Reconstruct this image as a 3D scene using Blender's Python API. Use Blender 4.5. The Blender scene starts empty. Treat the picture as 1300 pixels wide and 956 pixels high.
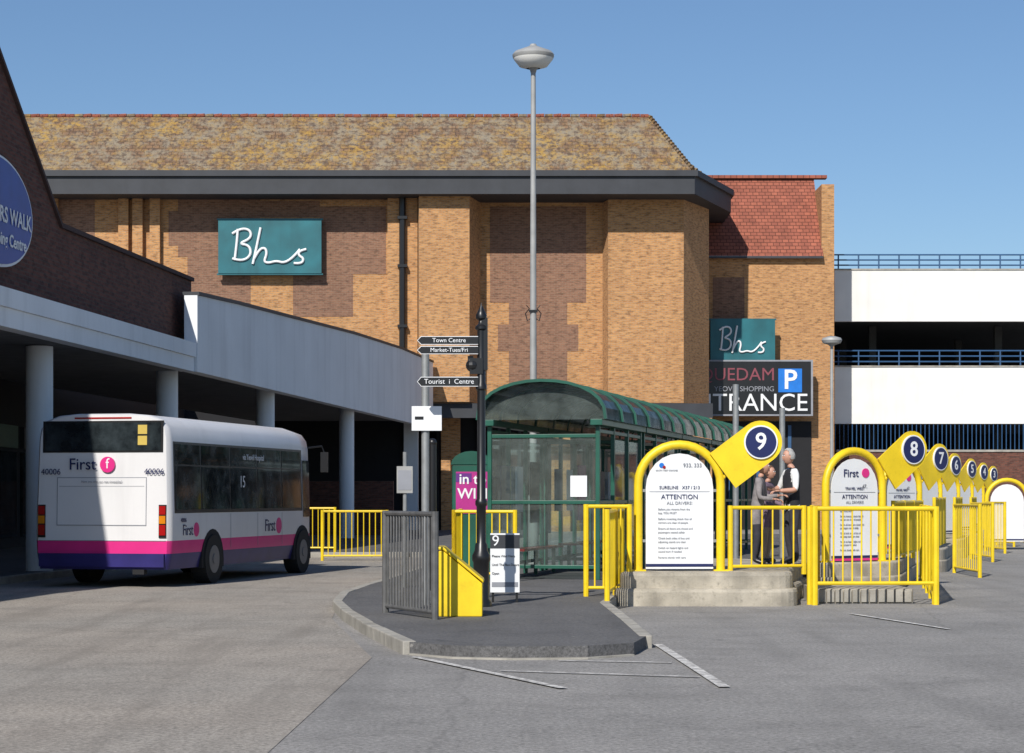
import bpy, math, random
from mathutils import Vector, Matrix
random.seed(4)
S = bpy.context.scene
F = 2600.0
def X(px, Y): return (px-650)*Y/F
def Z(py, Y): return 1.5+(630-py)*Y/F

# ---------------------------------------------------------------- materials
def nt(name):
    m = bpy.data.materials.new(name); m.use_nodes = True
    t = m.node_tree; b = t.nodes['Principled BSDF']
    return m, t, b
def node(t, ty, **kw):
    n = t.nodes.new(ty)
    for k, v in kw.items(): setattr(n, k, v)
    return n
def noise(t, vec, scale, detail=4, rough=.55):
    n = node(t, 'ShaderNodeTexNoise'); n.inputs['Scale'].default_value = scale
    n.inputs['Detail'].default_value = detail; n.inputs['Roughness'].default_value = rough
    if vec is not None: t.links.new(vec, n.inputs['Vector'])
    return n.outputs['Fac']
def ramp(t, fac, stops):
    r = node(t, 'ShaderNodeValToRGB')
    e = r.color_ramp.elements
    while len(e) < len(stops): e.new(.5)
    for i, (p, c) in enumerate(stops):
        e[i].position = p
        e[i].color = (c, c, c, 1) if isinstance(c, (int, float)) else (*c, 1)
    t.links.new(fac, r.inputs[0]); return r.outputs[0]
def mix(t, fac, a, b, mode='MIX'):
    n = node(t, 'ShaderNodeMixRGB', blend_type=mode)
    for i, v in ((0, fac), (1, a), (2, b)):
        if isinstance(v, (int, float)): n.inputs[i].default_value = v if i == 0 else (v, v, v, 1)
        elif isinstance(v, tuple): n.inputs[i].default_value = (*v, 1)
        else: t.links.new(v, n.inputs[i])
    return n.outputs[0]
def bump(t, b, h, s=.3, d=.02):
    n = node(t, 'ShaderNodeBump'); n.inputs['Strength'].default_value = s; n.inputs['Distance'].default_value = d
    t.links.new(h, n.inputs['Height']); t.links.new(n.outputs[0], b.inputs['Normal'])
def wpos(t): return node(t, 'ShaderNodeNewGeometry').outputs['Position']
def mat(name, col, rough=.6, metal=0, var=.12, scale=2.5, bmp=0, dirt=0, streak=0):
    m, t, b = nt(name)
    p = wpos(t)
    n = noise(t, p, scale, 6)
    lo = tuple(c*(1-var) for c in col); hi = tuple(min(1, c*(1+var)) for c in col)
    c = mix(t, ramp(t, n, [(.3, 0), (.7, 1)]), lo, hi)
    if dirt:
        d = noise(t, p, scale*4, 8, .7)
        c = mix(t, ramp(t, d, [(.5, 0), (.75, dirt)]), c, tuple(x*.4 for x in col))
    if streak:
        mp = node(t, 'ShaderNodeMapping'); mp.inputs['Scale'].default_value = (1.6, 1.6, .12); t.links.new(p, mp.inputs[0])
        c = mix(t, ramp(t, noise(t, mp.outputs[0], 1.2, 6, .65), [(.5, 0), (.75, streak)]), c, tuple(x*.45 for x in col))
    t.links.new(c, b.inputs['Base Color'])
    b.inputs['Roughness'].default_value = rough; b.inputs['Metallic'].default_value = metal
    if bmp: bump(t, b, noise(t, p, scale*12, 5), bmp, .01)
    return m
def wall_uv(t):
    g = node(t, 'ShaderNodeNewGeometry')
    cr = node(t, 'ShaderNodeVectorMath', operation='CROSS_PRODUCT'); cr.inputs[1].default_value = (0, 0, 1)
    t.links.new(g.outputs['True Normal'], cr.inputs[0])
    nm = node(t, 'ShaderNodeVectorMath', operation='NORMALIZE'); t.links.new(cr.outputs[0], nm.inputs[0])
    dt = node(t, 'ShaderNodeVectorMath', operation='DOT_PRODUCT')
    t.links.new(nm.outputs[0], dt.inputs[0]); t.links.new(g.outputs['Position'], dt.inputs[1])
    sx = node(t, 'ShaderNodeSeparateXYZ'); t.links.new(g.outputs['Position'], sx.inputs[0])
    cb = node(t, 'ShaderNodeCombineXYZ')
    t.links.new(dt.outputs['Value'], cb.inputs[0]); t.links.new(sx.outputs[2], cb.inputs[1])
    return cb.outputs[0], g.outputs['Position']
def brick(name, a, b_, mortar, bw=.225, rh=.075, ms=.009, var=.2):
    m, t, b = nt(name)
    uv, p = wall_uv(t)
    br = node(t, 'ShaderNodeTexBrick')
    br.inputs['Scale'].default_value = 1; br.inputs['Brick Width'].default_value = bw
    br.inputs['Row Height'].default_value = rh; br.inputs['Mortar Size'].default_value = ms
    br.inputs['Color1'].default_value = (*a, 1); br.inputs['Color2'].default_value = (*b_, 1)
    br.inputs['Mortar'].default_value = (*mortar, 1); br.inputs['Bias'].default_value = 0
    t.links.new(uv, br.inputs['Vector'])
    n1 = ramp(t, noise(t, p, .35, 4), [(.3, 1-var*.45), (.7, 1+var*.2)])
    mp = node(t, 'ShaderNodeMapping'); mp.inputs['Scale'].default_value = (3.6, 11, 1); t.links.new(uv, mp.inputs[0])
    n2 = ramp(t, noise(t, mp.outputs[0], 1.0, 2, .7), [(.34, 1-var*2.2), (.48, 1.0), (.7, 1.0+var*.6)])
    c = mix(t, 1, br.outputs['Color'], n1, 'MULTIPLY'); c = mix(t, 1, c, n2, 'MULTIPLY')
    m3 = node(t, 'ShaderNodeMapping'); m3.inputs['Scale'].default_value = (.9, .08, 1); t.links.new(uv, m3.inputs[0])
    c = mix(t, ramp(t, noise(t, m3.outputs[0], 1.0, 5, .6), [(.52, 0), (.75, .3)]), c, tuple(x*.45 for x in a))
    t.links.new(c, b.inputs['Base Color']); b.inputs['Roughness'].default_value = .9
    return m

M_buff = brick('buff_brick', (.56, .285, .105), (.42, .195, .07), (.38, .27, .17))
M_brown = brick('brown_brick', (.27, .135, .08), (.20, .095, .06), (.25, .175, .12))
M_red = brick('red_brick', (.17, .06, .038), (.10, .035, .025), (.10, .07, .055))
def roofmat(name, base1, base2, lichen):
    m, t, b = nt(name)
    uv, p = wall_uv(t)
    br = node(t, 'ShaderNodeTexBrick'); br.inputs['Scale'].default_value = 1
    br.inputs['Brick Width'].default_value = .28; br.inputs['Row Height'].default_value = .17; br.inputs['Mortar Size'].default_value = .018
    br.inputs['Color1'].default_value = (*base1, 1); br.inputs['Color2'].default_value = (*base2, 1)
    br.inputs['Mortar'].default_value = tuple(c*.35 for c in base1)+(1,)
    t.links.new(uv, br.inputs['Vector']); c = br.outputs['Color']
    if lichen:
        n = noise(t, p, .6, 9, .74); n3 = noise(t, p, 3.8, 6, .8)
        n2 = noise(t, p, 1.4, 8, .78)
        c = mix(t, ramp(t, n2, [(.44, 0), (.56, .8)]), c, (.25, .22, .165))
        f = mix(t, 1, ramp(t, n, [(.43, .1), (.60, .9)]), ramp(t, n3, [(.44, .0), (.57, .95)]), 'MULTIPLY')
        c = mix(t, f, c, (.40, .24, .045))
        n4 = noise(t, p, 4.5, 6, .78)
        c = mix(t, ramp(t, n4, [(.49, 0), (.60, .85)]), c, (.075, .05, .038))
    else:
        c = mix(t, 1, c, ramp(t, noise(t, p, 1.5, 6), [(.3, .75), (.7, 1.15)]), 'MULTIPLY')
    t.links.new(c, b.inputs['Base Color']); b.inputs['Roughness'].default_value = .95
    return m
M_lichen = roofmat('lichen_tiles', (.22, .13, .075), (.16, .095, .06), True)
M_redtile = roofmat('red_tiles', (.36, .115, .07), (.27, .085, .055), False)

def ground_mat(name, a, b_, streak=False):
    m, t, b = nt(name); p = wpos(t)
    big = ramp(t, noise(t, p, .16, 5), [(.35, 0), (.65, 1)])
    c = mix(t, big, a, b_)
    c = mix(t, 1, c, ramp(t, noise(t, p, .8, 10, .75), [(.32, .76), (.5, 1), (.68, 1.13)]), 'MULTIPLY')
    c = mix(t, 1, c, ramp(t, noise(t, p, 26, 4, .85), [(.32, .45), (.68, 1.45)]), 'MULTIPLY')
    mp = node(t, 'ShaderNodeMapping'); mp.inputs['Rotation'].default_value = (0, 0, math.radians(10)); mp.inputs['Scale'].default_value = (1.6, .13, 1)
    t.links.new(p, mp.inputs[0])
    c = mix(t, ramp(t, noise(t, mp.outputs[0], 1.0, 6, .6), [(.50, 0), (.66, .45 if streak else .28)]), c, tuple(x*.5 for x in a))
    v = node(t, 'ShaderNodeTexVoronoi', feature='DISTANCE_TO_EDGE'); v.inputs['Scale'].default_value = .2
    wn = node(t, 'ShaderNodeTexNoise'); wn.inputs['Scale'].default_value = 1.3; t.links.new(p, wn.inputs['Vector'])
    pv = mix(t, .22, p, wn.outputs['Color']); t.links.new(pv, v.inputs['Vector'])
    c = mix(t, ramp(t, v.outputs['Distance'], [(.0, .3), (.004, 0)]), c, tuple(x*.4 for x in a))
    s = noise(t, p, 4, 3, .6)
    c = mix(t, ramp(t, s, [(.64, 0), (.74, .5)]), c, tuple(x*.4 for x in a))
    s2 = noise(t, p, 9, 2, .5)
    c = mix(t, ramp(t, s2, [(.72, 0), (.76, .5)]), c, (.42, .40, .37))
    t.links.new(c, b.inputs['Base Color']); b.inputs['Roughness'].default_value = .9
    bump(t, b, noise(t, p, 45, 5, .7), .7, .01)
    return m
M_asph = ground_mat('asphalt', (.245, .235, .222), (.30, .285, .268))
M_conc = ground_mat('worn_road', (.34, .30, .255), (.29, .27, .24), True)
M_pave = ground_mat('pavement_asphalt', (.105, .103, .105), (.135, .132, .13))
def paint_mat():
    m, t, b = nt('worn_line_paint'); p = wpos(t)
    c = mix(t, ramp(t, noise(t, p, 7, 8, .8), [(.44, 0), (.56, .9)]), (.68, .66, .62), (.28, .265, .25))
    t.links.new(c, b.inputs['Base Color']); b.inputs['Roughness'].default_value = .8; return m
M_line = paint_mat()
M_kerb = mat('kerb_stone', (.34, .32, .28), .9, var=.25, scale=4, bmp=.4, dirt=.6)
M_plinth = mat('weathered_concrete', (.40, .36, .29), .9, var=.35, scale=3, bmp=.6, dirt=.85, streak=.6)
M_yel = mat('yellow_paint', (.82, .58, .012), .45, var=.12, scale=3, dirt=.35, streak=.15)
M_green = mat('green_paint', (.012, .09, .06), .4, var=.2)
M_grey = mat('galvanised', (.30, .31, .31), .5, .4, var=.15, scale=8)
M_dgrey = mat('dull_steel', (.12, .12, .12), .6, .2, var=.25, scale=8)
M_lampg = mat('lamp_grey', (.34, .34, .33), .55, .1, var=.15)
M_black = mat('black_paint', (.012, .012, .013), .35)
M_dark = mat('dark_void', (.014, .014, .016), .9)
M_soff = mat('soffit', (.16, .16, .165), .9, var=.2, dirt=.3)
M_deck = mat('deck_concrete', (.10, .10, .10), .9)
M_fascia = mat('dark_fascia', (.032, .035, .042), .6, var=.2, scale=1, streak=.3)
M_white = mat('white_render', (.78, .77, .73), .8, var=.05, scale=1.2, dirt=.08, streak=.16)
M_white2 = mat('offwhite_render', (.80, .82, .84), .8, var=.06, scale=.6, dirt=.12, streak=.25)
M_signw = mat('sign_white', (.77, .78, .79), .45, var=.04, dirt=.06)
M_signg = mat('sign_greyprint', (.26, .27, .30), .6)
M_navy = mat('navy', (.012, .018, .09), .4)
M_pink = mat('pink', (.68, .03, .22), .35, var=.06)
M_busw = mat('bus_white', (.72, .71, .71), .28, var=.05, scale=1, dirt=.08, streak=.2)
M_busb = mat('bus_navy', (.03, .025, .14), .35, var=.2, dirt=.4)
M_teal = mat('teal_sign', (.012, .125, .15), .5, var=.25, scale=1.2, dirt=.25, streak=.35)
M_blue = mat('blue_sign', (.015, .06, .34), .45)
M_pblue = mat('parking_blue', (.01, .17, .60), .45)
M_bluerail = mat('blue_rail', (.03, .09, .2), .5)
M_tyre = mat('tyre', (.015, .015, .015), .85)
M_hub = mat('hub', (.20, .20, .21), .5, .4)
M_redl = mat('red_lens', (.35, .01, .01), .2)
M_lip = mat('lips', (.36, .14, .12), .6)
M_amber = mat('amber', (.6, .2, .01), .2)
M_stick = mat('yellow_sticker', (.55, .40, .08), .5)
M_poster = mat('magenta_poster', (.42, .02, .22), .5)
M_purp = mat('purple_print', (.12, .02, .2), .5)
M_skin = mat('skin', (.50, .27, .19), .55, var=.06)
M_hairg = mat('grey_hair', (.40, .39, .37), .85, bmp=.5, scale=20, var=.25)
M_hairb = mat('brown_hair', (.12, .06, .035), .85, bmp=.5, scale=20, var=.3)
M_coatg = mat('grey_coat', (.23, .21, .21), .9, var=.3, scale=12)
M_coatp = mat('lilac_coat', (.17, .12, .16), .9, var=.25, scale=12)
M_shirt = mat('white_shirt', (.74, .74, .73), .9, var=.08, scale=9)
M_vest = mat('black_vest', (.02, .02, .025), .9)
M_trou = mat('dark_trousers', (.035, .035, .045), .9, var=.3, scale=9)
M_trou2 = mat('beige_trousers', (.28, .23, .18), .9, var=.15, scale=9)
def glassmat(name, tint, fac, rough=.03, dcol=(.35,.42,.40)):
    m = bpy.data.materials.new(name); m.use_nodes = True; t = m.node_tree
    t.nodes.remove(t.nodes['Principled BSDF']); o = t.nodes['Material Output']
    tr = node(t, 'ShaderNodeBsdfTransparent'); tr.inputs[0].default_value = (*tint, 1)
    gl = node(t, 'ShaderNodeBsdfGlossy'); gl.inputs['Roughness'].default_value = rough
    di = node(t, 'ShaderNodeBsdfDiffuse'); di.inputs[0].default_value = (*dcol, 1)
    fr = node(t, 'ShaderNodeFresnel'); fr.inputs[0].default_value = 1.5
    m1 = node(t, 'ShaderNodeMixShader'); t.links.new(fr.outputs[0], m1.inputs[0])
    t.links.new(tr.outputs[0], m1.inputs[1]); t.links.new(gl.outputs[0], m1.inputs[2])
    m2 = node(t, 'ShaderNodeMixShader')
    dn = ramp(t, noise(t, wpos(t), 3, 7, .7), [(.3, fac*.4), (.75, fac*2)])
    t.links.new(dn, m2.inputs[0]); t.links.new(m1.outputs[0], m2.inputs[1]); t.links.new(di.outputs[0], m2.inputs[2])
    t.links.new(m2.outputs[0], o.inputs[0]); return m
M_glass = glassmat('shelter_glass', (.76, .88, .86), .10)
M_roofdk = glassmat('smoked_roof_panel', (.10, .15, .14), .45, .12, (.045,.07,.065))
def darkglass(name, hi, sc=2.2):
    m, t, b = nt(name); p = wpos(t)
    c = mix(t, ramp(t, noise(t, p, sc, 6, .7), [(.42, 0), (.62, 1)]), (.010, .013, .015), hi)
    t.links.new(c, b.inputs['Base Color']); b.inputs['Roughness'].default_value = .06; return m
M_dglass = darkglass('dark_glass', (.08, .09, .09))
M_rglass = darkglass('rear_window_glass', (.035, .045, .05), 1.6)

# ---------------------------------------------------------------- mesh helper
class M:
    def __init__(s): s.v = []; s.f = []; s.m = []; s.mats = []
    def mi(s, m):
        if m not in s.mats: s.mats.append(m)
        return s.mats.index(m)
    def add(s, vs, fs, m):
        o = len(s.v); s.v += [tuple(v) for v in vs]; k = s.mi(m)
        for f in fs: s.f.append(tuple(i+o for i in f)); s.m.append(k)
    def box(s, x0, x1, y0, y1, z0, z1, m):
        s.add([(x0,y0,z0),(x1,y0,z0),(x1,y1,z0),(x0,y1,z0),(x0,y0,z1),(x1,y0,z1),(x1,y1,z1),(x0,y1,z1)],
              [(0,3,2,1),(4,5,6,7),(0,1,5,4),(1,2,6,5),(2,3,7,6),(3,0,4,7)], m)
    def prism(s, poly, z0, z1, m):
        n = len(poly)
        a = sum(poly[i][0]*poly[(i+1)%n][1]-poly[(i+1)%n][0]*poly[i][1] for i in range(n))
        if a < 0: poly = poly[::-1]
        s.add([(x,y,z0) for x,y in poly]+[(x,y,z1) for x,y in poly],
              [tuple(range(n))[::-1], tuple(range(n,2*n))]+[(i,(i+1)%n,n+(i+1)%n,n+i) for i in range(n)], m)
    def slab(s, poly, off, m):
        n = len(poly); off = Vector(off); P = [Vector(p) for p in poly]
        s.add(P+[p+off for p in P], [tuple(range(n)), tuple(range(n,2*n))[::-1]]+[(i,n+i,n+(i+1)%n,(i+1)%n) for i in range(n)], m)
    def cyl(s, p0, p1, r0, m, r1=None, n=10):
        r1 = r0 if r1 is None else r1
        p0 = Vector(p0); p1 = Vector(p1); d = (p1-p0).normalized()
        u = d.orthogonal().normalized(); w = d.cross(u)
        vs = []
        for p, r in ((p0, r0), (p1, r1)):
            for i in range(n):
                a = 2*math.pi*i/n; vs.append(p+u*r*math.cos(a)+w*r*math.sin(a))
        s.add(vs, [tuple(range(n))[::-1], tuple(range(n,2*n))]+[(i,(i+1)%n,n+(i+1)%n,n+i) for i in range(n)], m)
    def lathe(s, c, prof, m, n=20):
        vs = []; fs = []
        for r, z in prof:
            for i in range(n):
                a = 2*math.pi*i/n; vs.append((c[0]+r*math.cos(a), c[1]+r*math.sin(a), c[2]+z))
        for j in range(len(prof)-1):
            for i in range(n):
                fs.append((j*n+i, j*n+(i+1)%n, (j+1)*n+(i+1)%n, (j+1)*n+i))
        s.add(vs, fs, m)
    def ball(s, c, r, m, n=12, sc=(1,1,1)):
        prof = [(math.sin(math.pi*k/8)*r+1e-4, -math.cos(math.pi*k/8)*r*sc[2]) for k in range(9)]
        o = len(s.v); s.lathe((0,0,0), prof, m, n)
        for i in range(o, len(s.v)):
            v = s.v[i]; s.v[i] = (c[0]+v[0]*sc[0], c[1]+v[1]*sc[1], c[2]+v[2])
    def tube(s, pts, r, m, n=8):
        P = [Vector(p) for p in pts]; k = len(P); vs = []; fs = []
        ref = None
        for i in range(k):
            d = ((P[min(i+1,k-1)]-P[max(i-1,0)])).normalized()
            if ref is None: ref = d.orthogonal().normalized()
            u = (ref-d*ref.dot(d)).normalized(); ref = u; w = d.cross(u)
            for j in range(n):
                a = 2*math.pi*j/n; vs.append(P[i]+u*r*math.cos(a)+w*r*math.sin(a))
        for i in range(k-1):
            for j in range(n): fs.append((i*n+j, i*n+(j+1)%n, (i+1)*n+(j+1)%n, (i+1)*n+j))
        fs.append(tuple(range(n))[::-1]); fs.append(tuple(range((k-1)*n, k*n)))
        s.add(vs, fs, m)
    def obj(s, name, parent=None, smooth=False, bevel=0, world=False):
        me = bpy.data.meshes.new(name); me.from_pydata(s.v, [], s.f)
        for m in s.mats: me.materials.append(m)
        me.polygons.foreach_set('material_index', s.m)
        if smooth: me.polygons.foreach_set('use_smooth', [True]*len(me.polygons))
        me.update()
        o = bpy.data.objects.new(name, me); S.collection.objects.link(o)
        if smooth:
            try: me.set_sharp_from_angle(angle=math.radians(40))
            except Exception: pass
        if bevel:
            b = o.modifiers.new('b', 'BEVEL'); b.width = bevel; b.segments = 2; b.limit_method = 'ANGLE'
        par(o, parent, world); return o
INV = {}
def par(o, parent, world=False):
    if parent is not None:
        o.parent = parent
        if world: o.matrix_parent_inverse = INV[parent.name]
def E(name, loc=(0,0,0), rz=0):
    e = bpy.data.objects.new(name, None); S.collection.objects.link(e)
    e.empty_display_size = .2; e.location = loc; e.rotation_euler = (0, 0, rz)
    INV[e.name] = (Matrix.Translation(loc) @ Matrix.Rotation(rz, 4, 'Z')).inverted()
    return e
def txt(s, size, loc, m, parent, yaw=0, world=False, align='CENTER', name='lettering', ext=.002, sx=1, bold=0):
    c = bpy.data.curves.new(name, 'FONT'); c.body = s; c.size = size; c.extrude = ext; c.offset = bold
    c.align_x = align; c.align_y = 'CENTER'; c.materials.append(m); c.resolution_u = 3
    o = bpy.data.objects.new(name, c); S.collection.objects.link(o)
    o.location = loc; o.rotation_euler = (math.pi/2, 0, yaw); o.scale = (sx, 1, 1)
    par(o, parent, world); return o
def stroke(pts, r, m, parent, name='script_lettering', world=False):
    c = bpy.data.curves.new(name, 'CURVE'); c.dimensions = '3D'; c.bevel_depth = r; c.bevel_resolution = 1
    for pl in pts:
        sp = c.splines.new('NURBS'); sp.points.add(len(pl)-1)
        for i, p in enumerate(pl): sp.points[i].co = (*p, 1)
        sp.order_u = 3; sp.use_endpoint_u = True
    c.materials.append(m)
    o = bpy.data.objects.new(name, c); S.collection.objects.link(o); par(o, parent, world); return o

# ---------------------------------------------------------------- ground
g = M(); g.add([(-500,-100,0),(500,-100,0),(500,900,0),(-500,900,0)], [(0,1,2,3)], M_asph); g.obj('ground')
g = M(); g.add([(-9.5,2,.004),(-1.6,2,.004),(-1.3,19,.004),(-2.2,25,.004),(-2.5,30,.004),(-2.2,36,.004),(2.5,84,.004),(-3.5,84,.004)], [tuple(range(8))], M_conc); g.obj('road')

isl = [(-.97,19.4),(-.55,18.95),(0,18.8),(.7,18.9),(1.15,19.3),(1.32,20.2),(1.28,23.1),(1.2,26.6),(1.6,30),(5.5,38),(14,75),(6,75),(-1.5,43.8),(-2.1,34.2),(-2.28,32),(-2.4,29.4),(-2.3,27),(-1.98,24.7),(-1.58,22.4),(-1.2,20.5)]
g = M(); g.prism(isl, -.1, .12, M_pave); g.obj('pavement')
def kerb(pts, name, w=.13, h=.127):
    k = M()
    for a, b in zip(pts, pts[1:]):
        a = Vector((*a,0)); b = Vector((*b,0)); L = (b-a).length; d = (b-a)/L; nn = Vector((-d.y, d.x, 0))
        q = max(1, round(L/.9))
        for i in range(q):
            p0 = a+d*(L*i/q+.006); p1 = a+d*(L*(i+1)/q-.006)
            z = h+random.uniform(-.004,.004)
            k.prism([tuple((p0+nn*w/2)[:2]),tuple((p1+nn*w/2)[:2]),tuple((p1-nn*w/2)[:2]),tuple((p0-nn*w/2)[:2])], -.1, z, M_kerb)
    return k.obj(name, bevel=.012)
kerb([isl[i] for i in (12,13,14,15,16,17,18,19,0)], 'kerb')
kerb([isl[i] for i in (5,6,7,8)], 'kerb')
g = M(); g.prism([(-.97,19.33),(-.55,18.88),(0,18.73),(.7,18.83),(1.15,19.23),(1.1,19.3),(.7,18.93),(0,18.84),(-.55,19.0),(-.9,19.42)], -.1, .016, M_kerb); g.obj('kerb')

def line(name, a, b, w=.1):
    a = Vector((*a,0)); b = Vector((*b,0)); d = (b-a).normalized(); n = Vector((-d.y,d.x,0))*w/2
    g = M(); g.add([(*(a+n)[:2],.0125),(*(a-n)[:2],.0125),(*(b-n)[:2],.0125),(*(b+n)[:2],.0125)], [(0,1,2,3)], M_line); g.obj(name)
line('road_marking', (1.47,20.6), (1.66,16.0), .09)
line('road_marking', (-.9,19.0), (.4,15.9), .08)
line('road_marking', (.42,18.6), (1.43,18.35), .05)
line('road_marking', (-.1,17.5), (1.55,16.9), .06)
line('road_marking', (4.3,26.0), (4.9,23.0), .07)
line('road_marking', (8.0,30.0), (6.4,21.0), .08)

# ---------------------------------------------------------------- store building
Yf = 85.0
B = E('brick_department_store', (0, 86, 0))
def bx(px, Y=Yf): return X(px, Y)
b = M()
zt = 13.95; zb = 5.4
plan = [(bx(-160,85.6),85.6),(bx(530,85.6),85.6),(bx(532,84.6),84.6),(bx(596,84.6),84.6),(bx(610,86.5),86.5),(bx(765,86.5),86.5),(bx(772,85.6),85.6),(bx(868,85.6),85.6),(bx(900,88.5),88.5),(bx(900,88.5),112),(bx(-160,85.6),112)]
b.prism(plan, zb, zt, M_buff)
for px in (60,150,168,190):
    b.box(bx(px,85.3), bx(px,85.3)+.42, 85.3, 85.62, 0, zt-.003, M_buff)
b.box(bx(492,85.2), bx(530,85.2), 85.2, 85.62, 0, zt-.003, M_buff)
b.obj('upper_walls', B, world=True)
b = M()
def patch(px0, px1, py0, py1, Y):
    y = Y-.012
    b.box(X(px0,y), X(px1,y), y, Y+.05, Z(py1,y), Z(py0,y), M_brown)
def stepped(rects, Y):
    for r in rects: patch(*r, Y)
YL = 85.6
stepped([(70,120,250,318)], YL)
stepped([(226,330,250,326),(214,226,268,312),(238,318,326,386)], YL)
stepped([(406,490,262,348),(372,448,348,402)], YL)
stepped([(330,406,255,276)], YL)
Yc = 86.5
stepped([(622,744,262,384),(646,720,384,412),(632,734,412,446),(646,720,446,500)], Yc)
b.obj('brown_brick_panels', B, world=True)
b = M()
yf = 84.0
fp = [(bx(-170,yf),yf),(bx(882,yf),yf),(bx(928,89.5),89.5),(bx(928,89.5),113),(bx(-170,yf),113)]
b.prism(fp, 13.9, 14.62, M_fascia)
fp2 = [(p[0]+(.12 if i in (1,2,3) else 0), p[1]-(.12 if i < 3 else 0)) for i, p in enumerate(fp)]
b.prism(fp2, 14.62, 14.86, M_fascia)
b.obj('eaves_fascia', B, world=True)
b = M()
ze = 14.87; Yr = 87.0; zr = Z(148, Yr)
A0 = (bx(-170,84.1),84.1,ze); A1 = (bx(880,84.1),84.1,ze); A2 = (bx(914,89.0),89.0,ze); A3=(bx(914,89.0),112,ze)
R0 = (bx(-170,Yr),Yr,zr); R1 = (bx(824,Yr),Yr,zr); R2 = (bx(824,Yr)+.1,91,zr); R3=(bx(824,Yr)+.1,110,zr); R4=(bx(-170,Yr),110,zr)
b.add([A0,A1,R1,R0],[(0,1,2,3)],M_lichen)
b.add([A1,A2,R2,R1],[(0,1,2,3)],M_lichen)
b.add([A2,A3,R3,R2],[(0,1,2,3)],M_lichen)
b.add([R0,R1,R2,R3,R4],[(0,1,2,3,4)],M_fascia)
b.obj('tiled_roof', B, world=True)
b = M()
L_ = R1[0]-R0[0]; q = 90
for i in range(q):
    b.cyl((R0[0]+L_*i/q,R0[1],R0[2]+.02),(R0[0]+L_*(i+.94)/q,R1[1],R1[2]+.02+random.uniform(0,.03)),.085,M_redtile if i % 3 else M_lichen,n=7)
for P0, P1 in ((R1,A1),(R2,A2)):
    P0 = Vector(P0); P1 = Vector(P1); q = 20
    for i in range(q):
        a = P0.lerp(P1,i/q); c = P0.lerp(P1,(i+.9)/q); b.cyl(a+Vector((0,0,.02)), c+Vector((0,0,.05)), .06, M_lichen, .10, 6)
b.obj('ridge_tiles', B, world=True)
b = M()
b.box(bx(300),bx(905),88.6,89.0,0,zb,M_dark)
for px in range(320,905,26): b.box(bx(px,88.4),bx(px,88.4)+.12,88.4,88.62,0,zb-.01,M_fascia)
for px in (560,700,820,880): b.box(bx(px,86.9),bx(px,86.9)+.8,86.9,87.7,0,zb-.002,M_buff)
b.box(bx(-160),bx(300),86,87,0,zb-.002,M_buff)
b.box(bx(525,84.9),bx(905,84.9),84.9,85.0,4.75,5.35,M_fascia)
b.obj('ground_floor', B, world=True)
b = M(); b.cyl((bx(511,85.05),85.05,4.5),(bx(511,85.05),85.05,13.9),.14,M_black)
for z in (6,8.5,11,13): b.box(bx(511,85.05)-.2,bx(511,85.05)+.2,84.88,85.2,z,z+.12,M_black)
b.obj('downpipe', B, world=True)
def bhs(x0, x1, y0, y1, Y, nm):
    e = E(nm, (X((x0+x1)/2,Y), Y, Z((y0+y1)/2,Y)))
    s = M(); s.box(X(x0,Y),X(x1,Y),Y,Y+.2,Z(y1,Y),Z(y0,Y),M_teal)
    fr = .06
    s.box(X(x0,Y)-fr,X(x1,Y)+fr,Y+.03,Y+.22,Z(y1,Y)-fr,Z(y1,Y)-.001,M_teal); s.box(X(x0,Y)-fr,X(x1,Y)+fr,Y+.03,Y+.22,Z(y0,Y)+.001,Z(y0,Y)+fr,M_teal)
    s.obj('board', e, world=True)
    w = x1-x0; h = y1-y0
    def q(l): return [(X(x0+w*a/131,Y-.03), Y-.03, Z(y0+h*c/69,Y-.03)) for a,c in l]
    stroke([q([(25,12),(24,30),(21,52)]), q([(18,18),(28,11),(41,13),(42,24),(26,31),(40,33),(42,46),(30,54),(18,50)]),
            q([(54,10),(50,30),(44,57)]), q([(46,50),(52,38),(60,36),(62,44),(58,54),(64,56),(74,53),(84,56),(96,48),(104,38)]),
            q([(112,38),(103,40),(102,46),(109,50),(106,57),(96,56)])], .06*h/69, M_signw, e, world=True)
bhs(277,408,279,347,85.1,'store_sign')

# ---------------------------------------------------------------- brick annex with red tiled roof
Bx = E('brick_annex_building', (X(980,92),92,0))
b = M(); Y2 = 92
b.box(X(895,Y2),X(1059,Y2),Y2,Y2+14,0,Z(326,Y2),M_buff)
b.box(X(1043,Y2),X(1059,Y2),Y2-.01,Y2+4,Z(326,Y2)+.001,Z(234,Y2),M_buff)
b.obj('walls', Bx, world=True)
b = M(); b.box(X(905,Y2),X(945,Y2),Y2-.014,Y2+.1,Z(405,Y2),Z(352,Y2),M_brown); b.obj('brown_brick_panels', Bx, world=True)
b = M()
x0 = X(890,Y2); x1 = X(1044,Y2)
ztop = Z(227, 94.6)
b.add([(x0,Y2-.3,Z(326,Y2)),(x1,Y2-.3,Z(326,Y2)),(x1,94.6,ztop),(x0,94.6,ztop)],[(0,1,2,3)],M_redtile)
b.add([(x0,Y2-.3,Z(326,Y2)-.1),(x1,Y2-.3,Z(326,Y2)-.1),(x1,Y2-.3,Z(326,Y2)-.002),(x0,Y2-.3,Z(326,Y2)-.002)],[(0,1,2,3)],M_fascia)
b.box(x0,X(1059,Y2)+.05,94.4,94.9,ztop,ztop+.14,M_redtile)
b.obj('tiled_roof', Bx, world=True)
b = M(); b.box(X(905,Y2),X(1030,Y2),Y2-.04,Y2-.01,0,Z(535,Y2),M_dark)
for px in (925,960,1000): b.box(X(px,Y2),X(px,Y2)+.15,Y2-.1,Y2-.045,0,Z(540,Y2),M_bluerail)
b.obj('entrance_opening', Bx, world=True)
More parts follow.
